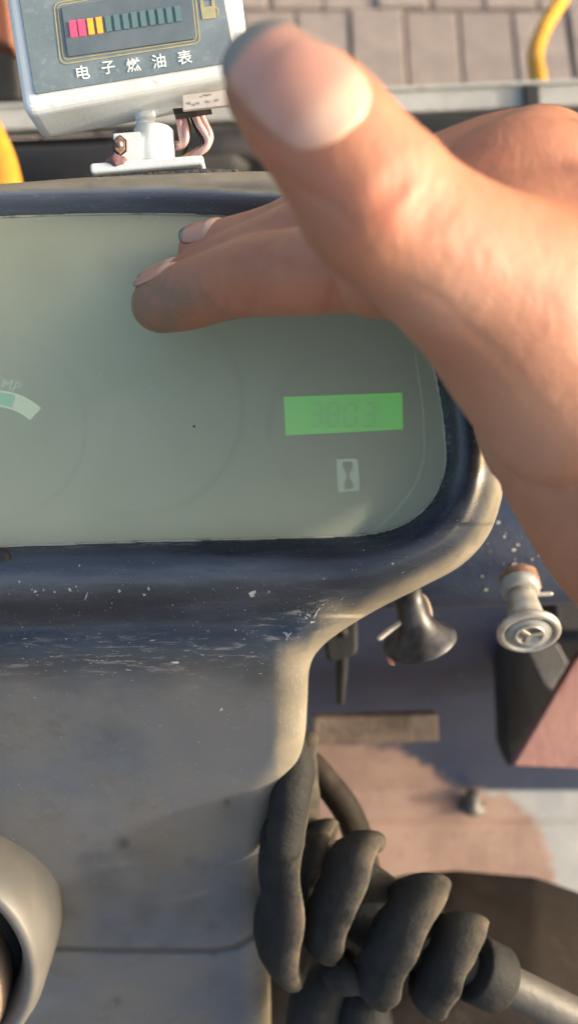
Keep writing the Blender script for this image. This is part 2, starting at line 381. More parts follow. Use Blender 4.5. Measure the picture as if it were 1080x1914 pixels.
for r in range(-3, 3):
    for c in range(-12, 7):
        x = a_[0]+(c+.5)*pitch+(.0 if r == 0 else (.5*pitch if r % 2 else 0)); y = (yt+yb)/2+r*rowp
        o = bpy.data.objects.new('paver', bme); COL.objects.link(o); o.parent = pv
        o.location = Vector((x+random.uniform(-.002, .002), y+random.uniform(-.002, .002), .058+random.uniform(-.003, .003)))-Vector(pv.location)
        o.rotation_euler = (random.uniform(-.012, .012), random.uniform(-.012, .012), random.uniform(-.01, .01))

# ================================================================== instrument panel
LENS = smooth_poly([(-330, 1034), (0, 1022), (300, 1012), (600, 1004), (700, 997), (765, 974), (806, 936), (828, 890), (833, 845), (826, 770), (812, 690), (800, 620), (778, 520), (728, 448), (640, 420), (500, 410), (300, 399), (0, 405), (-330, 424)], 6)
OUT = smooth_poly([(-420, 372), (0, 344), (180, 331), (450, 321), (600, 326), (760, 360), (860, 440), (908, 600), (932, 760), (941, 860), (938, 925), (912, 1000), (862, 1056), (790, 1096), (710, 1136), (640, 1178), (596, 1214), (578, 1250), (574, 1310), (568, 1385), (545, 1455), (512, 1520), (503, 1620), (505, 1720), (503, 1800), (506, 1914), (505, 2150), (300, 2200), (-420, 2200)], 6)
D0 = .225
panel = thing('instrument_panel', C(400, 1100, .30), 'black plastic tractor instrument panel with cloudy lens and faded grey column cover', 'dashboard')
def shell_height(X, Y):
    s = sdf(X, Y, LENS); t = -sdf(X, Y, OUT)
    # bezel roll
    low = ss(Y, 980, 1040)*ss(700-X, -60, 120)
    roll = np.where(s < 48, np.sin(np.clip(s/48, 0, 1)*math.pi/2)*5.4, 5.4)
    fall = np.clip((s-48)/115, 0, 1); fall = .5-.5*np.cos(fall*math.pi)
    h = roll - fall*(5.4+3.2)*np.where(Y > 980, 1, .55)
    h = np.where(s < 0, -2.2, h)
    # top ledge: the strip above the bezel drops back
    top = ss(415-Y, 0, 60)*(X < 900)
    h -= top*ss(s, 44, 52)*3.0
    # column face falling away
    v = Y-1215; soft = 26*np.log1p(np.exp(np.clip(v/26, -30, 30)))
    h -= soft*.135*ss(s, 60, 200)
    h += 1.0*np.exp(-((Y-1178)/22.)**2)*(-1)*ss(s, 100, 140)*ss(560-X, 0, 60)
    # rounded outer edge
    Rr = 66*np.where(Y > 1150, .85, 1.0)*np.where(Y < 420, .35, 1)
    q = np.clip(1-t/Rr, 0, 1); drop = Rr*.135*1.35*(1-np.sqrt(np.clip(1-q*q, 0, 1)))
    h -= drop
    h += np.where(t < 0, t*1.3, 0)
    return h, s, t
GS = 3.5
xs = np.arange(-260, 1010, GS); ys = np.arange(296, 2060, GS)
X, Y = np.meshgrid(xs, ys)
H, s_, t_ = shell_height(X, Y)
h_noise = nz(X, Y, 1/90.)*.25
# seam groove across the column cover
seam = [(96, 1772), (180, 1776), (300, 1777), (400, 1777), (440, 1770), (472, 1752), (497, 1724), (520, 1705)]
sd = segdist(X, Y, seam, closed=False)
H2 = H + np.where(s_ > 10, h_noise, 0)*ss(t_, 0, 30) - 2.6*np.exp(-(sd/4.2)**2) - 1.4*ss(Y - np.interp(X, [p[0] for p in seam], [p[1] for p in seam]), 0, 5)*(Y > 1650)
beige = ss(-t_, -40, -2)*ss(Y, 760, 930)*np.where(Y > 1150, 1, .95)
beige = np.maximum(beige, ss(X, 505, 528)*ss(Y, 1180, 1240)); beige = np.maximum(beige, ss(-t_, -70, -20)*ss(Y, 1380, 1500)*.55)  # beige of the column's right side also carries its sunlit edge
beige = np.maximum(beige, ss(366-Y, -2, 8)*.9*(s_ > 40)*(X < 800))
beige *= (s_ > 30)
sun_patch = np.exp(-(((X-630)/34)**2+((Y-1150)/26)**2))  # spot of leaked sunlight painted into the beige
beige = np.maximum(beige, sun_patch*.7)
grey = ss(Y+0.04*(X-200), 1195, 1330)*(s_ > 100); grey = np.maximum(grey, ss(Y, 1000, 1012)*ss(1024-Y, 0, 12)*0)
sky_sheen = .8*(ss(420-Y, 0, 10))*(s_ > 0)*(X < 620)*(s_ < 48)  # sky reflection on top strip and bezel crest, painted as colour
sky_sheen = np.maximum(sky_sheen, .75*np.exp(-((s_-66)/26.)**2)*ss(640-X, 0, 170)*(Y > 980)*(.75+.25*nz(X*.12, Y, 1/12., 3)))
scuff = np.exp(-((Y-1232)/38)**2)*ss(500-X, 0, 60)*.55 + np.exp(-(((X-590)/62)**2+((Y-1150)/40)**2))*.8 + np.exp(-(((X-500)/34)**2+((Y-1200)/44)**2))*.7
scuff += .55*np.exp(-((s_-4)/5.)**2)
spots = np.zeros(X.shape)
for x, y, r, k in ((232, 1577, 13, 1.), (246, 1590, 22, .4), (424, 1500, 9, .9), (424, 1505, 26, .3), (399, 1780, 8, 1.), (220, 1872, 9, .7), (290, 1600, 50, .35), (190, 1650, 40, .3), (270, 1700, 30, .25), (350, 1700, 26, .25), (395, 1730, 12, .4), (240, 1755, 10, .4), (480, 1265, 34, .5), (112, 1062, 2.5, .8), (70, 1072, 3, .8), (245, 1078, 2.5, .8), (400, 1830, 20, .3)):
    spots = np.maximum(spots, k*np.exp(-(((X-x)/r)**2+((Y-y)/r)**2)))
spots = np.maximum(spots, .95*np.exp(-((sd-1)/4.5)**2)*(X > 90))
gy, gx = np.gradient(t_, GS); gn = np.hypot(gx, gy)+1e-6; tn = np.minimum(t_, 0)
Xw = X - gx/gn*tn; Yw = Y - gy/gn*tn
V = Cn(Xw, Yw, D0 - H2/1000.)
ny, nx = X.shape
idx = np.arange(nx*ny).reshape(ny, nx)
ok = (t_ > -24) & (s_ > -9)
fm = ok[:-1, :-1] & ok[1:, :-1] & ok[:-1, 1:] & ok[1:, 1:]
q = np.stack([idx[:-1, :-1], idx[1:, :-1], idx[1:, 1:], idx[:-1, 1:]], -1)[fm]
used = np.unique(q); rem = -np.ones(nx*ny, int); rem[used] = np.arange(len(used))
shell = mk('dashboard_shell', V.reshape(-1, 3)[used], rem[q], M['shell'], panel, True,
           {'spots': np.stack([spots.ravel()[used], np.clip(sky_sheen.ravel()[used], 0, 1), spots.ravel()[used]*0], -1), 'wear_and_sun': np.stack([beige.ravel()[used], grey.ravel()[used], np.clip(scuff.ravel()[used], 0, 1)], -1)})
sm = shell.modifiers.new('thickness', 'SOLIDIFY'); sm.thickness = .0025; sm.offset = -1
# lens sheet, its worn rim
n = len(LENS); cx, cy = LENS.mean(0)
dome = []
lens_o = extr('lens_cover', [tuple(cc) for cc in ((LENS-[cx, cy])*[.9985, .997]+[cx, cy])], D0, -.0019, -.0004, M['lens_back'], panel)
lens_o.data.materials.append(M['lens'])
for p_ in lens_o.data.polygons:
    if len(p_.vertices) > 4 and Vector(p_.normal).dot(EZ) > .5: p_.material_index = 1
rimv = [[*Cn(x, y, D0+.0003+random.uniform(-.0001, .0001)), .00028+abs(random.gauss(0, .00009)), .00035] for x, y in LENS]
V, Fc, _ = loft(rimv+[rimv[0]], eZ, 2, 7, False, False)
mk('lens_seal', V, Fc, M['rim'], panel)
# inner border seen under the lens at lower right: a step in the clear moulding
bo = [(700, 992), (742, 952), (776, 905), (792, 850), (790, 760), (780, 690), (770, 620)]
V, Fc, _ = loft([[*Cn(x, y, D0+.0018), .0003, .0003] for x, y in bo], eZ, 4, 6)
mk('moulding_line', V, Fc, M['dial_ghost'], lens_o)
# dial face
DF = .236
def flat(name, poly, d, mat, parent): 
    P = np.array(poly, float); return mk(name, Cn(P[:, 0], P[:, 1], d), [list(range(len(P)))[::-1]], mat, parent, False)
dial = flat('dial_face', [(-360, 380), (850, 380), (850, 1040), (-360, 1040)], DF, M['dial'], panel)
def arcband(cx, cy, r0, r1, a0, a1, d, k=24):
    a = np.radians(np.linspace(a0, a1, k)); o = [(cx+r1*math.cos(t), cy-r1*math.sin(t)) for t in a]; i = [(cx+r0*math.cos(t), cy-r0*math.sin(t)) for t in a]
    P = np.array(o+i); return Cn(P[:, 0], P[:, 1], d), [(j, j+1, k+j+1, k+j) for j in range(k-1)]
def band(name, *a, mat=None, parent=None): v, f = arcband(*a); return mk(name, v, f, mat, parent, False)
band('temperature_scale', -10, 860, 100, 131, 48, 150, DF-.0002, mat=M['print_grey'], parent=dial)
band('temperature_zone', -10, 860, 104, 127, 72, 130, DF-.0004, mat=M['print_teal'], parent=dial)
for ch, ang in (('T', 97), ('E', 89.5), ('M', 82), ('P', 74.6)):
    ra = math.radians(ang-6); lettering('lettering', ch, -22+152*math.cos(ra), 866-152*math.sin(ra), DF, .0003, 21, (ang-6-90), M['print_text'], dial, bold=.012)
band('gauge_ring', 250, 760, 200, 209, -105, 75, DF-.0002, 60, mat=M['dial_ring'], parent=dial)
band('gauge_ring', 645, 800, 138, 146, 95, 330, DF-.0002, 60, mat=M['dial_ring'], parent=dial)
band('gauge_ring', -10, 800, 168, 174, 0, 360, DF-.0002, 60, mat=M['dial_ring'], parent=dial)
for cx_, cy_, r_ in ((78, 500, 42), (228, 496, 42), (360, 500, 40)):
    band('warning_lamp', cx_, cy_, 0.5, r_, 0, 360, DF-.0003, 40, mat=M['dial_ring'], parent=dial)
lettering('lettering', 'C', 512, 836, DF, .0003, 24, -20, M['dial_ghost'], dial)
lettering('lettering', 'C', 440, 962, DF, .0003, 20, 20, M['dial_ghost'], dial)
lettering('lettering', 'OP', 486, 937, DF, .0003, 18, 3, M['dial_ghost'], dial)
# hour display
disp = extr('hour_display', [(530, 743), (750, 735), (752, 803), (534, 814)], DF, .0004, .0012, M['lcd'], dial)
disp_x = [(590, '3'), (622, '8'), (655, '0'), (690, '3')]
SEG = {'0': 'abcdef', '3': 'abcdg', '8': 'abcdefg', '1': 'bc', '2': 'abged'}
def seven(ch, x, y, w, h, d, mat, parent, th=5, sl=-.06):
    V, Fc = [], []
    box = {'a': (-w/2, h/2, w/2, h/2), 'g': (-w/2, 0, w/2, 0), 'd': (-w/2, -h/2, w/2, -h/2), 'f': (-w/2, 0, -w/2, h/2), 'b': (w/2, 0, w/2, h/2), 'e': (-w/2, -h/2, -w/2, 0), 'c': (w/2, -h/2, w/2, 0)}
    for s in SEG[ch]:
        x0, y0, x1, y1 = box[s]; hz = y0 == y1; g = 1.5
        if hz: pts = [(x0+g, y0), (x0+g+th/2, y0+th/2), (x1-g-th/2, y0+th/2), (x1-g, y0), (x1-g-th/2, y0-th/2), (x0+g+th/2, y0-th/2)]
        else: pts = [(x0, y0+g), (x0+th/2, y0+g+th/2), (x0+th/2, y1-g-th/2), (x0, y1-g), (x0-th/2, y1-g-th/2), (x0-th/2, y0+g+th/2)]
        b = len(V)
        for u, v in pts: V.append(PL(x+u-v*sl, y-v-u*.03, d, 0))
        Fc.append(list(range(b, b+6))[::-1])
    return mk('digit', np.array(V), Fc, mat, parent, False)
for x, ch in disp_x: seven(ch, x, 775, 20, 42, DF-.0014, M['lcd_dark'], disp)
hg = extr('hourglass_symbol', [(628, 859), (668, 857), (672, 917), (632, 920)], DF, .0003, .0007, M['print_grey'], dial)
hp = smooth_poly([(641, 865), (657, 864), (657, 876), (651.5, 889), (658, 902), (659, 912), (644, 913), (644, 902), (648.5, 889.5), (642, 877)], 3)
flat('hourglass', hp, DF-.0009, M['symbol_dark'], hg)

# surface marks: chips and scratches lying on the shell
def on_shell(px, py, up=.00012):
    px = np.atleast_1d(np.asarray(px, float)); py = np.atleast_1d(np.asarray(py, float))
    h, _, _ = shell_height(px, py); h = h + nz(px, py, 1/90.)*.25
    return Cn(px, py, D0-h/1000.-up)
M['chip'] = simple('pale_chip', (.40, .41, .40), .6, var=(.2, .2, .2), vs=900)
M['dark_spot'] = simple('dark_spot', (.02, .02, .02), .7)
V, Fc = [], []
def blot(cx, cy, r, asp=1., rot=0., k=9):
    a0 = len(V); pts = []
    for i in range(k):
        t = 2*math.pi*i/k; rr = .8*r*random.uniform(.35, 1.2); x = rr*math.cos(t)*asp; y = rr*math.sin(t)
        pts.append((cx+x*math.cos(rot)-y*math.sin(rot), cy+x*math.sin(rot)+y*math.cos(rot)))
    P = np.array(pts); V.extend(on_shell(P[:, 0], P[:, 1])); Fc.append(list(range(a0, a0+k))[::-1])
for x, y, r in ((60, 1102, 3), (66, 1106, 4.5), (82, 1103, 3), (103, 1106, 3.5), (131, 1102, 5.5), (143, 1096, 3), (146, 1104, 2), (224, 1105, 4.5), (270, 1112, 5), (278, 1100, 4.5), (470, 1111, 7), (476, 1106, 4), (503, 1106, 3.5), (444, 1099, 2), (149, 1057, 2.4), (37, 1087, 3), (210, 1128, 2), (382, 1126, 2), (18, 1110, 2), (458, 1140, 2), (42, 1172, 2), (70, 1112, 2), (414, 1326, 5), (440, 1178, 2.5)): blot(x, y, r)
blot(162, 1115, 2.2, 6.5, math.radians(107)); blot(330, 1238, 3, 4.5, .05); blot(240, 1252, 1.5, 6, .1)
for i in range(70): blot(random.uniform(0, 560), random.choice([random.gauss(1105, 22), random.gauss(1150, 20), random.uniform(1020, 1190)]), random.uniform(.4, 1.0))
# hook shaped scratch and star
for x, y, r, a, ro in ((577, 1150, 3, 3.0, .3), (590, 1147, 2.6, 4.2, -1.1), (597, 1137, 2.2, 3.2, -.9), (572, 1155, 2.2, 3, .9), (583, 1163, 2.3, 2.6, -.2), (536, 1186, 3, 3.5, .9), (541, 1186, 2.6, 3.2, -.9), (536, 1194, 2.3, 3, 1.7), (531, 1183, 2, 2.5, .1), (604, 1130, 1.4, 4, -.6), (620, 1133, 1.2, 4, -1.0)): blot(x, y, r, a, ro, 11)
for i in range(36):
    blot(random.gauss(585, 30), random.gauss(1148, 14), random.uniform(.5, .9), random.uniform(3, 8), random.gauss(-.9, .4), 6)
for i in range(38):
    blot(random.uniform(30, 500), random.gauss(1226, 20), random.uniform(.5, 1.0), random.uniform(3, 10), random.gauss(0, .3), 6)
for i in range(50):
    blot(random.uniform(520, 566), random.uniform(1220, 1370), random.uniform(.4, .7), random.uniform(8, 22), math.pi/2+random.gauss(0, .07), 6)
o = mk('paint_chips', np.array(V), Fc, M['chip'], shell, False); setp(o, kind='stuff')
# specks and scratches on the lens
V, Fc = [], []
def onl(P): return Cn(P[:, 0], P[:, 1], D0+.00038-.00002)
def lspeck(x, y, r, asp=1, rot=0, k=7):
    a0 = len(V); pts = []
    for i in range(k):
        t = 2*math.pi*i/k; u = r*asp*math.cos(t)*random.uniform(.8, 1.1); w = r*math.sin(t)*random.uniform(.7, 1.1)
        pts.append((x+u*math.cos(rot)-w*math.sin(rot), y+u*math.sin(rot)+w*math.cos(rot)))
    V.extend(onl(np.array(pts))); Fc.append(list(range(a0, a0+k))[::-1])
for i in range(8):
    t = i/7; lspeck(179+11*t, 694+6*t+4*t*t-3*math.sin(t*3), .9, 1.6, .6)
for x, y, r in ((142, 802, 1.2), (205, 803, 1.1), (344, 838, 1.8), (260, 765, 1.1), (560, 880, 1), (612, 920, 1.2), (470, 806, 1.2)): lspeck(x, y, r)
lspeck(377, 785, .6, 32, math.pi/2-.08); lspeck(285, 724, .5, 46, -.01); lspeck(634, 836, .8, 6, -1.1); lspeck(250, 950, .45, 40, -.03)
for i in range(22): lspeck(random.uniform(10, 790), random.uniform(440, 990), random.uniform(.4, .8), random.choice([1, 1, 1, 5]), random.gauss(0, .5))
for i in range(20):
    a = random.choice([0, 1]); x = random.uniform(20, 480); lspeck(x, np.interp(x, [0, 300, 500], [411, 404, 416])+random.gauss(2, 1.5), random.uniform(.6, 1.3), random.uniform(3, 9), random.gauss(.05, .12))
o = mk('scratches', np.array(V), Fc, M['chip'], lens_o, False); setp(o, kind='stuff')
V, Fc = [], []; lspeck(363, 797, 2.6, 1); lspeck(94, 758, .8)
setp(mk('black_specks', np.array(V), Fc, M['dark_spot'], lens_o, False), kind='stuff')
# black disc standing in for the round hole left on the bezel roll
P = on_shell(np.array([0.]), np.array([1046.]))[0]
lathe('hole_disc', [(-.003, .0028), (.0004, .0030), (.0009, .0022), (.001, 0)], Cn(-2, 1045, D0-.0035), EZ, M['black'], panel, 24)

# ================================================================== round boss at lower left
boss = thing('steering_column_boss', C(-120, 1800, .26), 'round grey and beige steering column boss at the lower left corner', 'steering column')
bc = Cn(-160, 1810, .262); px2m = .262/F
axis = (EZ*1.0+EY*-.22+EX*.05).normalized()
lathe('collar', [(-.03, 242*px2m), (-.004, 240*px2m), (.0015, 232*px2m), (.003, 222*px2m), (.0015, 208*px2m), (-.006, 190*px2m), (-.012, 186*px2m), (-.03, 180*px2m)], bc, axis, M['grey_boss'], boss, 90)
lathe('gap_ring', [(-.012, 187*px2m), (-.016, 180*px2m), (-.016, 150*px2m), (-.03, 150*px2m)], bc, axis, M['dark_spot'], boss, 72)
lathe('hub', [(-.02, 170*px2m), (-.004, 168*px2m), (.001, 160*px2m), (.002, 140*px2m), (.002, 0)], Cn(-165, 1880, .262), axis, M['beige_boss'], boss, 72)

# ================================================================== electronic fuel gauge
GD = .222
gauge = thing('fuel_gauge', C(270, 325, .236), 'white boxed electronic fuel gauge with red and orange bars on a small stand', 'fuel gauge')
def rrect(cs, r, k=6):
    cs = [np.array(c, float) for c in cs]; out = []; n = len(cs)
    for i in range(n):
        p, c, q = cs[i-1], cs[i], cs[(i+1) % n]; a = c+(p-c)/np.linalg.norm(p-c)*r; b = c+(q-c)/np.linalg.norm(q-c)*r
        for t in np.linspace(0, 1, k): out.append(tuple((1-t)**2*a+2*t*(1-t)*c+t*t*b))
    return out
case = extr('case', rrect([(-12, -150), (428, -192), (470, 134), (44, 214)], 24), GD, -.0165, .0, M['white_plastic'], gauge, bev=.0022, seg=4)
face = extr('face_plate', rrect([(18, -120), (392, -150), (441, 117), (66, 178)], 8), GD, .0001, .0006, M['gauge_face'], gauge, bev=.0002)
def g(px, py, h=.0006): return PL(px, py, GD, h)
win = extr('display_window', rrect([(118, 18), (356, -22), (368, 76), (130, 110)], 5), GD, .0007, .0011, M['gauge_window'], gauge)
def outline(name, cs, r, w, h, mat, parent):
    P = np.array(rrect(cs, r)); c = P.mean(0); Q = []
    for i in range(len(P)):
        t = P[(i+1) % len(P)]-P[i-1]; nn = np.array([t[1], -t[0]])/np.linalg.norm(t); Q.append(P[i]+nn*w)
    Q = np.array(Q); k = len(P); V = np.vstack([PL(P[:, 0], P[:, 1], GD, h), PL(Q[:, 0], Q[:, 1], GD, h)])
    return mk(name, V, [(i, (i+1) % k, k+(i+1) % k, k+i) for i in range(k)], mat, parent, False)
outline('gold_border', [(104, 10), (362, -34), (374, 82), (117, 122)], 12, 2.4, .00075, M['gold_print'], face)
outline('gold_border', [(110, 14), (357, -28), (368, 77), (122, 114)], 9, 2.0, .00075, M['gold_print'], face)
for i in range(13):
    x = 140+i*16.2; y = 60-i*2.35; w, hh = 5.2, 14.5
    m = M['seg_red'] if i < 2 else M['seg_orange'] if i < 4 else M['seg_off']
    if i in (0, 1): w = 6.2
    extr('bar_segment', [(x-w-2, y-hh), (x+w-2, y-hh-1.5), (x+w+2, y+hh-1.5), (x-w+2, y+hh)], GD, .0012, .0014, m, win)
for ch, x, y in (('电', 157, 138), ('子', 204, 129), ('燃', 251, 124), ('油', 298, 117), ('表', 346, 110)):
    lettering('character', ch, x, y, GD, .0008, 26 if ch != '子' else 24, 9, M['white_print'], face, bold=.012)
# pump symbol
pump = thing('x', (0, 0, 0)); bpy.data.objects.remove(pump)
V = []; Fc = []
def gp(pts, h=.0008):
    a0 = len(V); V.extend(PL(np.array([p[0] for p in pts]), np.array([p[1] for p in pts]), GD, h)); Fc.append(list(range(a0, a0+len(pts)))[::-1])
gp([(374, 3), (380, 2), (383, 16), (376, 17)]); gp([(395, 0), (401, -1), (403, 15), (397, 15)]); gp([(374, -3), (400, -6), (401, 1), (375, 4)])
gp([(376, 17), (403, 14.5), (405, 36), (379, 40)]); gp([(404, 14), (410, 20), (409, 32), (406, 31), (407, 22), (403, 18)])
mk('pump_symbol', np.array(V), Fc, M['gold_print'], face, False)
# stand
lathe('neck', [(0, .0028), (.003, .0024), (.006, .0027), (.008, .0036)], Cn(272, 208, .235), (EY*-1).normalized(), M['white_plastic'], gauge, 28)
lathe('neck_ball', [(0, .001), (.0006, .0025), (.002, .0028), (.003, .0024)], Cn(272, 206, .234), (EY*-1).normalized(), M['white_plastic'], gauge, 28)
clamp = extr('clamp_block', rrect([(211, 249), (262, 245), (262, 309), (216, 314)], 4), .230, -.008, .0, M['white_plastic'], gauge, bev=.0005)
lathe('clamp_cylinder', [(0, .0049), (.0005, .0053), (.0092, .0056), (.0100, .0053)], Cn(288, 243, .2365), (EY*-1).normalized(), M['white_plastic'], gauge, 40)
hexp = [(225+13*math.cos(math.radians(a))*.85, 273+17*math.sin(math.radians(a))) for a in range(30, 390, 60)]
nut = extr('hex_nut', hexp, .230, .0001, .0008, M['rusty_steel'], clamp, bev=.0002)
extr('hex_pocket', [(225+(x-225)*1.28, 273+(y-273)*1.2) for x, y in hexp], .230, -.0002, .00025, M['dark_spot'], clamp)
lathe('bolt_end', [(0, .0007), (.0008, .0007), (.001, 0)], Cn(226, 271, .2293), EZ, M['galv'], clamp, 16)
V, Fc, _ = loft([pc(206, 304, .229, .0012), pc(216, 303, .229, .0019), pc(228, 303, .229, .0015)], eZ, 5, 14); fixn(mk('sealant_lump', V, Fc, M['rust_lump'], clamp))
extr('base_plate', rrect([(174, 316), (382, 300), (384, 317), (176, 335)], 7), .232, -.010, .004, M['white_plastic'], gauge, bev=.0006)
extr('adhesive_pad', [(190, 336), (260, 331), (380, 322), (446, 324), (448, 340), (400, 343), (300, 340), (200, 341)], .2325, -.004, .003, M['black_pad'], gauge, bev=.0004)
# sticker under the case
lab = extr('paper_label', [(340, 177), (420, 168), (430, 196), (342, 206)], GD+.0042, -.0012, .0, M['paper'], gauge, bev=.0002)
for k, (x, y, sx, sy) in enumerate(((353, 193, 6, 6), (362, 196, 5, 5), (370, 193, 5, 6), (386, 190, 3, 6), (391, 190, 3, 5), (402, 188, 3, 6), (407, 187, 3, 6), (384, 178, 7, 4), (392, 177, 5, 4), (376, 181, 4, 3))):
    V, Fc = [], []
    for (dx0, dy0, dx1, dy1) in ((-.5, -.5, -.3, .5), (.25, -.5, .5, .5), (-.5, -.1, .5, .1)):
        a0 = len(V); V += [PL(x+dx0*sx, y+dy0*sy, GD+.0041, 0), PL(x+dx1*sx, y+dy0*sy, GD+.0041, 0), PL(x+dx1*sx, y+dy1*sy, GD+.0041, 0), PL(x+dx0*sx, y+dy1*sy, GD+.0041, 0)]; Fc.append([a0+3, a0+2, a0+1, a0])
    mk('printed_mark', np.array(V), Fc, M['ink'], lab, False)
extr('cable_slot', [(323, 203), (394, 197), (395, 204), (326, 214)], GD+.008, -.003, .0, M['dark_spot'], gauge)
def wire(pts, r, m):
    return tube('wire', [pc(x, y, d, r*d) for x, y, d in pts], m, gauge, 6, 10)
wr = .0029
wire([(330, 196, .236), (336, 225, .235), (341, 255, .236), (343, 268, .236), (330, 271, .238), (310, 272, .24)], .0042, M['wire_pink'])
wire([(336, 200, .236), (346, 228, .235), (349, 255, .235), (344, 270, .236), (330, 276, .238), (310, 276, .24)], .0034, M['wire_pink'])
wire([(341, 200, .237), (352, 230, .237), (352, 262, .237), (340, 300, .24)], .0025, M['wire_black'])
wire([(357, 200, .235), (372, 232, .234), (387, 256, .235), (388, 272, .235), (372, 286, .236), (345, 303, .24)], .0040, M['wire_pink'])
wire([(367, 198, .235), (382, 228, .235), (393, 252, .235), (390, 268, .236), (376, 284, .237), (352, 302, .24)], .0036, M['wire_pink'])
wire([(352, 202, .236), (366, 236, .236), (383, 270, .2365), (384, 284, .237), (366, 292, .238), (345, 306, .24)], .0026, M['wire_black'])
wire([(382, 276, .237), (362, 287, .237), (340, 300, .239), (330, 306, .24)], .0042, M['wire_brown'])

# ================================================================== tractor body
tr = thing('tractor', C(700, 1400, .60), 'navy and rust tractor body with metal rail, chipped floor and footwell', 'tractor')
quadbox('side_rail', Cn(-160, 236, .62), Cn(1240, 176, .62), .0165, .014, M['galv'], tr, bev=.0015)
quadbox('rail_flange', Cn(-160, 222, .625), Cn(1240, 162, .625), .0025, .03, M['galv'], tr, bev=.0006)
cv = extr('engine_bay_shade', [(-300, 262), (1300, 188), (1300, 900), (-300, 900)], .64, -.12, -.012, M['black_and_shade'], tr)  # near-black slab, shadow under the rail put into its colour
for x0, y0, x1, y1, r in ((-20, 330, 420, 300, .018), (240, 275, 520, 268, .012), (640, 260, 1100, 240, .014)):
    tube('hose', [pc(x0, y0, .60, r), pc((x0+x1)/2, (y0+y1)/2+8, .59, r), pc(x1, y1, .60, r)], M['black_and_shade'], tr)
extr('side_housing', rrect([(-150, 60), (34, 40), (50, 196), (-150, 226)], 20), .66, -.05, .01, M['black_and_shade'], tr, bev=.01)
extr('orange_fairing', [(-90, -80), (6, -80), (26, 90), (-90, 40)], .60, -.02, .0, M['orange_body'], tr, bev=.003)
# floor / firewall as one bent sheet
fx = np.arange(380, 1420, 7.); fy = np.arange(1040, 2300, 7.); FX, FY = np.meshgrid(fx, fy)
bend = 1478
def fdepth(X, Y):
    a = .44+(Y-1110)*(.20/368.)            # firewall
    # floor: true horizontal plane through the bend
    return a
zf = Cn(760, bend, .64)[2]
rays = Cn(FX, FY, 1.0)-np.array([0, 0, CAM_Z]); dfl = (zf-CAM_Z)/rays[..., 2]
dw = .455+(FY-1110)*(.64-.455)/(bend-1110)
FD = np.where(FY > bend, dfl, dw)
FD = FD + .0025*np.exp(-((FY-1531)/4.)**2)*(FY > 1500)
rust_poly = [(300, 1385), (600, 1388), (740, 1398), (800, 1432), (850, 1470), (900, 1478), (960, 1490), (1000, 1530), (1022, 1580), (1036, 1640), (1060, 1900), (300, 1900)]
rs = sdf(FX, FY, rust_poly); rust = .5+np.clip(-rs/60., -.5, .5)
pale = ss(FY, bend-3, bend+4)*ss(FX, 700, 820)
ny, nx = FX.shape; idx = np.arange(nx*ny).reshape(ny, nx)
q = np.stack([idx[:-1, :-1], idx[1:, :-1], idx[1:, 1:], idx[:-1, 1:]], -1).reshape(-1, 4)
mk('floor_plate', Cn(FX, FY, FD).reshape(-1, 3), q, M['floor'], tr, True, {'rust': np.stack([rust.ravel(), pale.ravel(), rust.ravel()*0], -1)})
# crossbar under the dash at right
P = [pc(640, 1030, .33, .022, .018), pc(800, 1028, .33, .022, .018), pc(1000, 1022, .33, .022, .018), pc(1300, 1010, .33, .022, .018)]
crossbar = tube('crossbar', P, M['navy'], tr, 6, 30)
quadbox('crossbar_lip', Cn(640, 1118, .335), Cn(1300, 1108, .335), .0014, .012, M['rusty_steel'], crossbar, bev=.0003)
Vc, Fcc = [], []
for i in range(60):
    x = random.uniform(880, 1100); y = random.gauss(1030, 38); 
    if not 940 < y < 1105: continue
    r = random.choice([.6, .8, 1., 2.2, 3.2]) * (1.6 if i % 13 == 0 else 1)*.00022; yc = 1026+(1000-x)*.01
    dyc = (y-yc)*.33/F; zz = .018*math.sqrt(max(0, 1-(dyc/.022)**2)); k = (.33-zz)/.33
    a0 = len(Vc); pts = [(r*random.uniform(.6, 1.2)*math.cos(t)*1.2, r*random.uniform(.6, 1.2)*math.sin(t)) for t in np.linspace(0, 6.28, 9)[:-1]]
    P0 = C(540+(x-540)*k**0, yc, .33)
    for u, v in pts:
        yy = dyc+v; z2 = .018*math.sqrt(max(0, 1-(yy/.022)**2)); p = P0+EX*u-EY*yy+EZ*(z2+.0002); Vc.append(list(p))
    Fcc.append(list(range(a0, a0+8))[::-1])
o = mk('paint_chips', np.array(Vc), Fcc, M['chip'], crossbar, False); setp(o, kind='stuff')
extr('dark_bracket', [(1030, 1112), (1300, 1108), (1300, 1190), (1036, 1180)], .40, -.02, 0, M['black_and_shade'], tr, bev=.002)
quadbox('rust_bar', Cn(584, 1362, .50), Cn(816, 1356, .50), .0155, .012, M['rust_bar'], tr, bev=.0015)
extr('rust_plate', [(958, 1432), (1300, 1448), (1300, 1060), (1120, 1180), (1076, 1232)], .47, -.008, 0, M['rust_plate'], tr, bev=.001)
extr('strut', [(985, 1215), (1040, 1200), (1062, 1240), (1030, 1292), (1016, 1280)], .46, -.012, 0, M['rod'], tr, bev=.001)
extr('shade_slab', [(930, 1130), (1300, 1120), (1300, 1300), (1060, 1290), (955, 1440), (940, 1400)], .50, -.02, 0, M['black_and_shade'], tr, bev=.003)  # black slab put in for the soft shadow beside the rust plate
# floor bolt
fb = Cn(880, 1506, dfl[0, 0]); rr_ = Cn(880, 1506, 1.0)-np.array([0, 0, CAM_Z]); fb = rr_*((zf-CAM_Z)/rr_[2])+np.array([0, 0, CAM_Z])
lathe('floor_bolt', [(0, .0098), (.0022, .0098), (.0028, .0052), (.012, .0050), (.013, .0042), (.0132, 0)], fb, (EY*.85+EZ*.5), M['rod'], tr, 28)
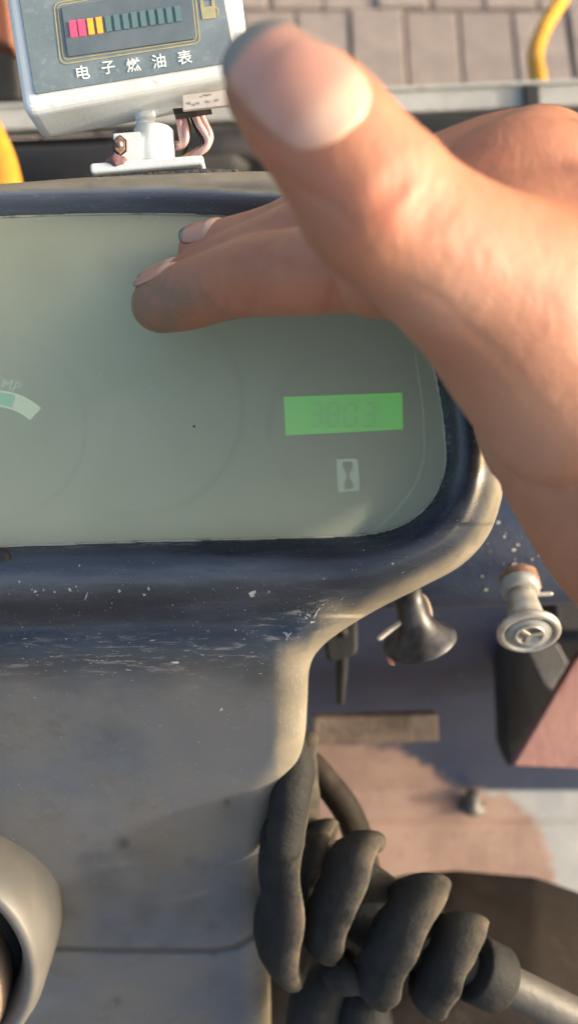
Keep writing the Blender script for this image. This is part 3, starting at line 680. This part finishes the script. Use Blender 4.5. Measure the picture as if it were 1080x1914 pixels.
# dark hanging rod behind the bezel
tube('control_rod', [pc(640, 1180, .36, .0022), pc(638, 1250, .38, .0026), pc(636, 1310, .40, .0018)], M['black_and_shade'], tr)
extr('rod_bracket', rrect([(600, 1170), (668, 1150), (668, 1225), (612, 1240)], 14), .36, -.01, 0, M['black_and_shade'], tr, bev=.002)
# brown rubber tunnel cover at lower right
cover = []
tx = np.linspace(480, 1400, 70); ty = np.linspace(0, 1, 50); Vv = []
for v in ty:
    for x in tx:
        top = np.interp(x, [480, 700, 760, 850, 1000, 1080, 1250, 1400], [1680, 1650, 1634, 1627, 1640, 1668, 1740, 1840])
        y = top+v*700; d = .50-.10*math.sin(min(v*2.4, 1)*math.pi/2)+.0*v + (0 if v > 0 else .0)
        Vv.append(Cn(x, y, d+ (.03*max(0, .06-v)/.06)))
nxt = len(tx); q = [(i*nxt+j, (i+1)*nxt+j, (i+1)*nxt+j+1, i*nxt+j+1) for i in range(len(ty)-1) for j in range(nxt-1)]
oc = mk('tunnel_cover', np.array(Vv), q, M['mat'], tr); sm = oc.modifiers.new('t', 'SOLIDIFY'); sm.thickness = .006; sm.offset = -1
# grey conduit behind boot
tube('conduit', [pc(560, 1400, .33, .004), pc(600, 1450, .33, .0052), pc(648, 1515, .33, .0054), pc(676, 1590, .335, .0054), pc(700, 1700, .34, .005)], M['mat'], tr)

# ================================================================== rubber boot on its rod
boot = thing('rubber_boot', C(700, 1850, .30), 'torn black rubber bellows boot with grey rod beside the column cover', 'rubber boot')
tube('inner_sleeve', [pc(560, 1610, .305, .012), pc(640, 1660, .300, .0125), pc(760, 1740, .296, .012), pc(880, 1808, .290, .0095)], M['rubber'], boot, 6, 24)
def flange(c, axis, R, w, sq, seed, notch=None, tip=0.):
    """cupped, slightly torn bellows fold: surface of revolution squashed in depth"""
    ax = Vector(axis).normalized(); u = (EY - ax*EY.dot(ax)).normalized(); v = ax.cross(u).normalized(); c = Vector(c)
    prof = [(-.50, .50), (-.46, .66), (-.36, .80), (-.20, .91), (.0, .98), (.16, 1.0), (.27, .985), (.33, .95), (.30, .88), (.20, .76), (.10, .62), (.04, .48)]
    seg = 72; V = []; rim = []
    for z, r in prof:
        for k in range(seg):
            a = 2*math.pi*k/seg; p0 = Vector((math.cos(a), math.sin(a), seed*3.1))
            rr = R*r*(1+.05*noise.noise(p0*1.3)*r); zz = w*(z+.12*noise.noise(p0*1.7+Vector((5, 0, 0)))+tip*(math.cos(a)*r))
            if notch is not None:
                dq = abs((a-math.radians(notch[0])+math.pi) % (2*math.pi)-math.pi); rr *= 1-notch[1]*math.exp(-(dq/notch[2])**2)*(r > .7)
            p = c+ax*zz+u*rr*math.cos(a)+v*rr*math.sin(a)*sq
            n1 = noise.noise(p*120)*.0006+noise.noise(p*45)*.0012
            V.append(p+EX*n1+EZ*n1*.5); rim.append((1.0 if z > .24 else 0.0 if z < .1 or r < .7 else .8, 0, 0))
    m = len(prof); Fc = [(i*seg+j, i*seg+(j+1) % seg, (i+1)*seg+(j+1) % seg, (i+1)*seg+j) for i in range(m-1) for j in range(seg)]
    return fixn(mk('fold', np.array([list(q) for q in V]), Fc, M['fold'], boot, True, {'rim': np.array(rim)}))
k_ = .278/F
def axd(deg, z): r = math.radians(deg); return EX*math.cos(r)-EY*math.sin(r)+EZ*z
flange(Cn(545, 1612, .285), axd(2, .20), 246*k_, .0185, .42, 1, (38, .16, .3), -.0)
flange(Cn(585, 1620, .292), axd(14, .25), 100*k_, .0110, .7, 2, (10, .2, .3))
flange(Cn(642, 1668, .284), axd(15, .22), 138*k_, .0180, .66, 3, (350, .22, .22), .12)
flange(Cn(750, 1748, .284), axd(20, .22), 146*k_, .0188, .70, 4, (340, .2, .25), .10)
flange(Cn(838, 1796, .284), axd(22, .22), 112*k_, .0170, .8, 5, (335, .15, .25), .08)
def fold(pts, seed):
    V, Fc, fr = loft([pc(x, y, d, w, t) for x, y, d, w, t in pts], eZ, 12, 26)
    for i, v in enumerate(V):
        nn = noise.noise(Vector(v.tolist())*95+Vector((seed*9, 0, 0)))*.0009+noise.noise(Vector(v.tolist())*40+Vector((seed*5, 3, 0)))*.0016
        V[i] = v+np.array([nn, nn*.4, nn*.6])
    return fixn(mk('torn_flap', V, Fc, M['rubber'], boot))
fold([(546, 1394, .272, .0046, .005), (549, 1430, .270, .0062, .007), (540, 1500, .268, .0064, .008), (535, 1570, .270, .0060, .007)], 12)
fold([(630, 1820, .282, .0052, .004), (650, 1832, .280, .0048, .004), (672, 1838, .280, .0036, .003)], 9)
fold([(640, 1810, .300, .006, .007), (600, 1870, .305, .011, .012), (590, 1960, .31, .012, .012)], 10)
fold([(700, 1840, .300, .006, .008), (680, 1900, .30, .010, .010), (690, 1980, .31, .010, .010)], 11)
lathe('collar', [(0, .0096), (.001, .0104), (.011, .0102), (.012, .0096), (.0121, .0066)], Cn(880, 1806, .282), (C(945, 1838, .286)-C(880, 1806, .282)), M['rubber'], boot, 34)
tube('rod', [pc(860, 1800, .284, .0062), pc(940, 1836, .286, .0062), pc(1100, 1918, .29, .0066), pc(1240, 1990, .295, .0066)], M['rod'], boot, 4, 24)

# ================================================================== knobs
kb = thing('pull_knob', C(765, 1110, .31), 'black flared pull knob hanging below the bezel corner', 'knob', None)
a = C(757, 1095, .283); b = C(784, 1200, .291); ax = (b-a); L = ax.length
axn = (ax.normalized()*1.0+EZ*.35).normalized()
lathe('knob_body', [(0, .0045), (L*.3, .0046), (L*.5, .0050), (L*.66, .0061), (L*.80, .0082), (L*.91, .0108), (L*.97, .0121), (L*1.0, .0122), (L*1.02, .0116), (L*1.02, 0)], a, b-a, M['black_gloss'], kb, 48)
tube('white_tab', [pc(709, 1193, .284, .0009), pc(728, 1178, .285, .0010), pc(760, 1155, .286, .0008)], M['knob_white'], kb)
extr('rust_spot', rrect([(722, 1228), (734, 1233), (738, 1244), (727, 1242)], 2), .284, -.001, .0005, M['rusty_steel'], kb, bev=.0002)
tube('cable_loop', [pc(770, 1112, .30, .0011), pc(790, 1118, .298, .0012), pc(800, 1140, .296, .0012), pc(804, 1165, .296, .0011)], M['beige_boss'], kb)
kw = thing('pull_knob', C(970, 1090, .33), 'worn white pull knob with round emblem below a rusty nut', 'knob', None)
a = C(970, 1100, .302); b = C(988, 1184, .288); ax = b-a; L = ax.length; u = ax.normalized()
lathe('knob_body', [(0, .0046), (L*.35, .0052), (L*.68, .0062), (L*.82, .0064), (L*.92, .0102), (L*.99, .0103), (L*1.03, .0094), (L*1.03, .0082), (L*.985, .0076), (L*.98, 0)], a, ax, M['knob_white'], kw, 56)
fc = a+u*(L*.99)
lathe('emblem_disc', [(0, .0074), (.0006, .0072), (.0007, 0)], fc, u, M['knob_grey'], kw, 40)
f2 = fc+u*.0007
lathe('emblem_ring', [(0, .0050), (.0007, .0048), (.0007, .0040), (0, .0038)], f2, u, M['knob_white'], kw, 40)
vv = u.cross(EX).normalized(); hh = vv.cross(u)
for ang in (20, 140, 260):
    r = math.radians(ang); e = hh*math.cos(r)+vv*math.sin(r)
    quadbox('emblem_spoke', f2+u*.0003, f2+u*.0003+e*.0042, .0016, .0009, M['knob_white'], kw, bev=.0003, up=u)
lathe('lock_nut', [(0, .0064), (.001, .0070), (.005, .0070), (.0062, .0064), (.007, .0045)], C(968, 1076, .306), u, M['rusty_steel'], kw, 8)
lathe('washer', [(0, .0066), (.0035, .0064), (.004, .005)], C(969, 1092, .302), u, M['knob_grey'], kw, 30)
tube('split_pin', [pc(985, 1112, .302, .0008), pc(1028, 1110, .302, .0008)], M['knob_white'], kw)

# ================================================================== hoses and strap on the rail
h1 = tube('yellow_hose', [pc(1090, -90, .80, .0064), pc(1052, -8, .76, .0064), pc(1018, 50, .72, .0064), pc(1000, 100, .69, .0064), pc(1004, 140, .66, .0064), pc(1012, 185, .645, .0064)], M['yellow'], None, 10, 20)
setp(h1, 'yellow hose with a dark stripe running behind the rail', 'hose')
V, Fc, _ = loft([pc(1084, -90, .794, .0028), pc(1047, -8, .7555, .0028), pc(1013, 50, .715, .0030), pc(995, 100, .685, .0028), pc(999, 140, .6555, .0022)], eZ, 8, 10)
fixn(mk('dark_stripe', V, Fc, M['black'], h1))
h2 = tube('yellow_hose', [pc(-60, 180, .52, .010), pc(-20, 260, .50, .010), pc(2, 320, .48, .010), pc(18, 420, .46, .010)], M['yellow'], None, 10, 20)
setp(h2, 'short length of yellow hose behind the left end of the dash', 'hose')
st = extr('strap', [(978, 160), (1006, 159), (1009, 208), (982, 209)], .61, -.018, .002, M['black'], None, bev=.001)
setp(st, 'black strap wrapped round the grey metal rail', 'strap')

# ================================================================== the hand
def mmw(halfpx, d): return halfpx*d/F
parts = []; frames = {}
def addloft(key, ctrl, hint, n=10, seg=30, **k):
    V, Fc, fr = loft(ctrl, hint, n, seg, **k); parts.append((V, Fc)); frames[key] = fr
th_hint = np.array(EZ*.96+EX*-.10+EY*.26)
addloft('thumb', [pc(527, 164, .1335, .0090, .0068), pc(560, 196, .1325, .0101, .0078), pc(606, 244, .1328, .0107, .0088), pc(652, 304, .134, .0112, .0098), pc(703, 372, .136, .0128, .0108), pc(770, 430, .139, .0126, .0110), pc(850, 492, .143, .0142, .0128), pc(960, 572, .150, .0182, .0165), pc(1080, 690, .160, .0220, .0200)], th_hint)
# thenar, wrist and forearm
addloft('arm', [pc(1010, 560, .170, .018, .018), pc(1090, 680, .172, .0245, .026), pc(1165, 800, .174, .0265, .028), pc(1262, 910, .172, .0295, .024), pc(1420, 1040, .165, .031, .025), pc(1750, 1330, .150, .035, .030), pc(2500, 2000, .12, .040, .036)], np.array(EZ), n=8, seg=36)
addloft('arm2', [pc(1040, 480, .178, .022, .030), pc(1120, 600, .182, .026, .034), pc(1220, 760, .182, .026, .032), pc(1330, 900, .176, .026, .026)], np.array(EZ*.8+EX*-.3), n=6, seg=30)
up = np.array(EY*.9+EX*-.15+EZ*.35)
addloft('index', [pc(306, 566, .2065, .0078, .0070), pc(350, 553, .203, .0086, .0078), pc(420, 530, .197, .0086, .0080), pc(480, 517, .190, .0092, .0087), pc(560, 508, .181, .0090, .0088), pc(650, 492, .174, .0098, .0096), pc(800, 430, .167, .0110, .0108), pc(975, 352, .166, .0128, .0130), pc(1120, 480, .172, .016, .017)], up)
addloft('middle', [pc(308, 545, .2175, .0066, .0062), pc(360, 530, .214, .0078, .0072), pc(450, 490, .204, .0082, .0078), pc(560, 430, .192, .0088, .0064), pc(760, 370, .184, .0100, .0098), pc(1000, 322, .186, .0125, .0125), pc(1140, 480, .190, .016, .016)], up)
addloft('ring', [pc(378, 466, .2180, .0060, .0058), pc(420, 462, .2155, .0072, .0068), pc(520, 440, .207, .0078, .0074), pc(640, 390, .197, .0085, .0082), pc(820, 350, .198, .0096, .0094), pc(1030, 330, .205, .0120, .0120), pc(1150, 500, .205, .015, .016)], up)
addloft('little', [pc(640, 450, .2160, .0056, .0054), pc(700, 430, .213, .0066, .0062), pc(800, 400, .207, .0072, .0070), pc(920, 380, .208, .0082, .0080), pc(1070, 380, .220, .0110, .0110), pc(1170, 520, .215, .014, .015)], up)
# web between thumb and index, palm and heel
addloft('web', [pc(700, 520, .164, .0075, .008), pc(780, 505, .160, .0110, .012), pc(880, 500, .162, .0165, .018), pc(980, 520, .166, .022, .022)], np.array(EZ))
addloft('knuckles', [pc(975, 345, .168, .0120, .0125), pc(1010, 320, .188, .0125, .0130), pc(1050, 335, .208, .0120, .012), pc(1080, 380, .222, .010, .010)], np.array(EY), n=8)
addloft('palm', [pc(1010, 420, .178, .0200, .021), pc(1090, 520, .190, .022, .030), pc(1160, 640, .190, .022, .032), pc(1250, 800, .182, .022, .028)], np.array(EZ), n=8)
V = []; Fc = []; off = 0
for v, f in parts: V.append(v); Fc += [tuple(i+off for i in q) for q in f]; off += len(v)
person = thing('person', C(1200, 700, .18), 'weathered right hand reaching across the panel with thumb raised above pointing fingers', 'person')
hand = mk('hand', np.vstack(V), Fc, M['skin'], person); fixn(hand)
rm = hand.modifiers.new('r', 'REMESH'); rm.mode = 'VOXEL'; rm.voxel_size = .00095; rm.use_smooth_shade = True
smo = hand.modifiers.new('s', 'SMOOTH'); smo.factor = .6; smo.iterations = 7
dg = bpy.context.evaluated_depsgraph_get(); dg.update()
me = bpy.data.meshes.new_from_object(hand.evaluated_get(dg)); hand.modifiers.clear(); old = hand.data; hand.data = me; bpy.data.meshes.remove(old); me.name = 'hand'
nv = len(me.vertices); co = np.empty(nv*3); me.vertices.foreach_get('co', co); co = co.reshape(-1, 3); no = np.empty(nv*3); me.vertices.foreach_get('normal', no); no = no.reshape(-1, 3)
wl = np.array(worldloc(hand)); Wv = co+wl
# project to picture-plane coordinates for placing creases, dirt and redness on the skin
Lc = (Wv-np.array([0, 0, CAM_Z])) @ R3; dd = -Lc[:, 2]; PX = Lc[:, 0]/dd*F+540; PY = 957-Lc[:, 1]/dd*F
disp = np.zeros(nv); red = np.zeros(nv); dirt = np.zeros(nv); pale_ = np.zeros(nv)
thm = (dd < .155)
def crease(cx, cy, ang, ln, w, dep, mask=None):
    a = math.radians(ang); u = (PX-cx)*math.cos(a)+(PY-cy)*math.sin(a); v = -(PX-cx)*math.sin(a)+(PY-cy)*math.cos(a)
    k = np.exp(-(u/ln)**2)*np.exp(-((v-0.0018*u*u*(1 if w > 0 else -1))/abs(w))**2)*dep
    if mask is not None: k = k*mask
    return k
T1 = thm
for dx, dep in ((-62, .00015), (-46, .00022), (-30, .0003), (-14, .00018), (2, .0002), (16, .00034), (30, .00026), (44, .0003), (58, .0002), (74, .00015)):
    disp -= crease(765+dx*.72, 375+dx*.60, 132, 62, 10*(1 if dx > 0 else -1), dep*2.4, T1)
disp += np.exp(-(((PX-745)/58)**2+((PY-392)/46)**2))*T1*.0007
red += np.exp(-(((PX-745)/62)**2+((PY-392)/50)**2))*T1*.9 + np.exp(-(((PX-600)/60)**2+((PY-360)/30)**2))*T1*.35
red += np.exp(-(((PX-560)/90)**2+((PY-545)/30)**2))*(~thm)*.5 + np.exp(-(((PX-360)/40)**2+((PY-590)/24)**2))*.5*(~thm)
# side of thumb tip and fold beside nail
red += T1*np.exp(-(((PX-500)/50)**2+((PY-280)/40)**2))*.5
pale_ += np.exp(-(((PX-840)/120)**2+((PY-560)/90)**2))*T1*.45 + np.exp(-(((PX-1000)/150)**2+((PY-800)/140)**2))*.5
dirt += np.exp(-(((PX-285)/52)**2+((PY-585)/52)**2))*(dd > .19)*1.0 + np.exp(-(((PX-340)/110)**2+((PY-560)/60)**2))*(dd > .19)*.6
dirt += .5*T1*np.exp(-(((PX-432)/18)**2+((PY-190)/80)**2)) + .35*T1*np.exp(-(((PX-520)/70)**2+((PY-44)/16)**2))
for c in ((505, 488, 30, 40, 8, .0005), (480, 560, 100, 40, 8, .0005), (430, 560, 100, 34, 7, .0003), (620, 560, 100, 60, 9, .0006), (640, 545, 95, 60, 7, .0004), (700, 560, 60, 60, 9, .0005), (990, 300, 15, 60, 10, .0006), (960, 285, 10, 50, 8, .0004), (1000, 330, 5, 70, 9, .0004)):
    disp -= crease(*c, mask=~thm)
# broad wrist creases and tendons
for i in range(nv):
    pass
rn = np.array([noise.noise(Vector(p)*70) for p in Wv[::1].tolist()]) if nv < 400000 else np.zeros(nv)
for c in ((930, 900, -60, 70, 12, .0006), (905, 640, 40, 90, 9, .00018), (820, 560, 35, 60, 8, .0002), (600, 372, 30, 70, 8, .0003), (560, 350, 40, 60, 7, .0003)):
    disp -= crease(*c, mask=T1*1.+(PX > 880)*(~T1))
disp += rn*.0002
co2 = co+no*disp[:, None]; me.vertices.foreach_set('co', co2.ravel())
at = me.color_attributes.new('tint', 'FLOAT_COLOR', 'POINT'); buf = np.ones((nv, 4)); buf[:, 0] = np.clip(red, 0, 1); buf[:, 1] = np.clip(dirt, 0, 1); buf[:, 2] = np.clip(pale_, 0, 1)
at.data.foreach_set('color', buf.ravel()); me.polygons.foreach_set('use_smooth', [True]*len(me.polygons)); me.update()
# nails
def nail(key, ext, L, spread, lift, rotn=0, tipdark=.12, wid=1.0):
    """ext: length beyond the first path point, L: length along the finger"""
    P, T, Nn, B, w, t = frames[key]; nu, nvn = 34, 26; V = []; tint = []
    arc = np.concatenate([[0], np.cumsum(np.linalg.norm(np.diff(P, axis=0), axis=1))])
    D = np.linspace(-ext, L, nu); I = lambda A: np.stack([np.interp(np.maximum(D, 0), arc, A[:, k]) for k in range(3)], 1)
    base = I(P)+T[0]*np.minimum(D, 0)[:, None]; n_ = I(Nn); b_ = I(B); W = np.interp(np.maximum(D, 0), arc, w); Tt = np.interp(np.maximum(D, 0), arc, t)
    q = np.sqrt(np.clip(1-(np.minimum(D, 0)/(w[0]*1.06))**2, 0, 1)); Tt = Tt*(.30+.70*q)
    for _ in range(40): W[1:-1] = .25*W[:-2]+.5*W[1:-1]+.25*W[2:]; Tt[1:-1] = .25*Tt[:-2]+.5*Tt[1:-1]+.25*Tt[2:]
    Tt = Tt+.0002
    for i in range(nu):
        a = i/(nu-1); end = (max(0, 1-abs(2*a-1)**3.4))**.40; end = max(end, .30)
        for c in np.linspace(-1, 1, nvn):
            ang = math.radians(spread*c*end+rotn); r = lift-.0006*abs(c)**6-.0007*a**8
            V.append(base[i]+b_[i]*(W[i]+r)*math.sin(ang)*wid+n_[i]*((Tt[i]+r)*math.cos(ang)))
            e = float(ss(np.array(tipdark-a+.05*abs(c)), -tipdark*.5, tipdark*.25)); e = max(e, float(ss(np.array(-c), .45, .95))*.85*(a < .55))
            side = float(ss(np.array(abs(c)), .90, 1.0))*.8+float(ss(np.array(a), .95, 1.))*.6
            tint.append((min(1, e), float(ss(np.array(a), .70, .86))*(1-abs(c)**2), min(1, side)*(e < .5)))
    Fc = [(i*nvn+j, i*nvn+j+1, (i+1)*nvn+j+1, (i+1)*nvn+j) for i in range(nu-1) for j in range(nvn-1)]
    o = fixn(mk('fingernail', np.array(V), Fc, M['nail'], person, True, {'tint': np.array(tint)}))
    m_ = o.modifiers.new('t', 'SOLIDIFY'); m_.thickness = .0004; m_.offset = 0
    return o
nail('thumb', .0078, .0124, 54, .0003, rotn=4, tipdark=.15)
nail('index', .0050, .0065, 48, .0003, rotn=-8)
nail('middle', .0045, .0060, 55, .0003, rotn=10)
nail('ring', .0040, .0065, 55, .0003, rotn=14)
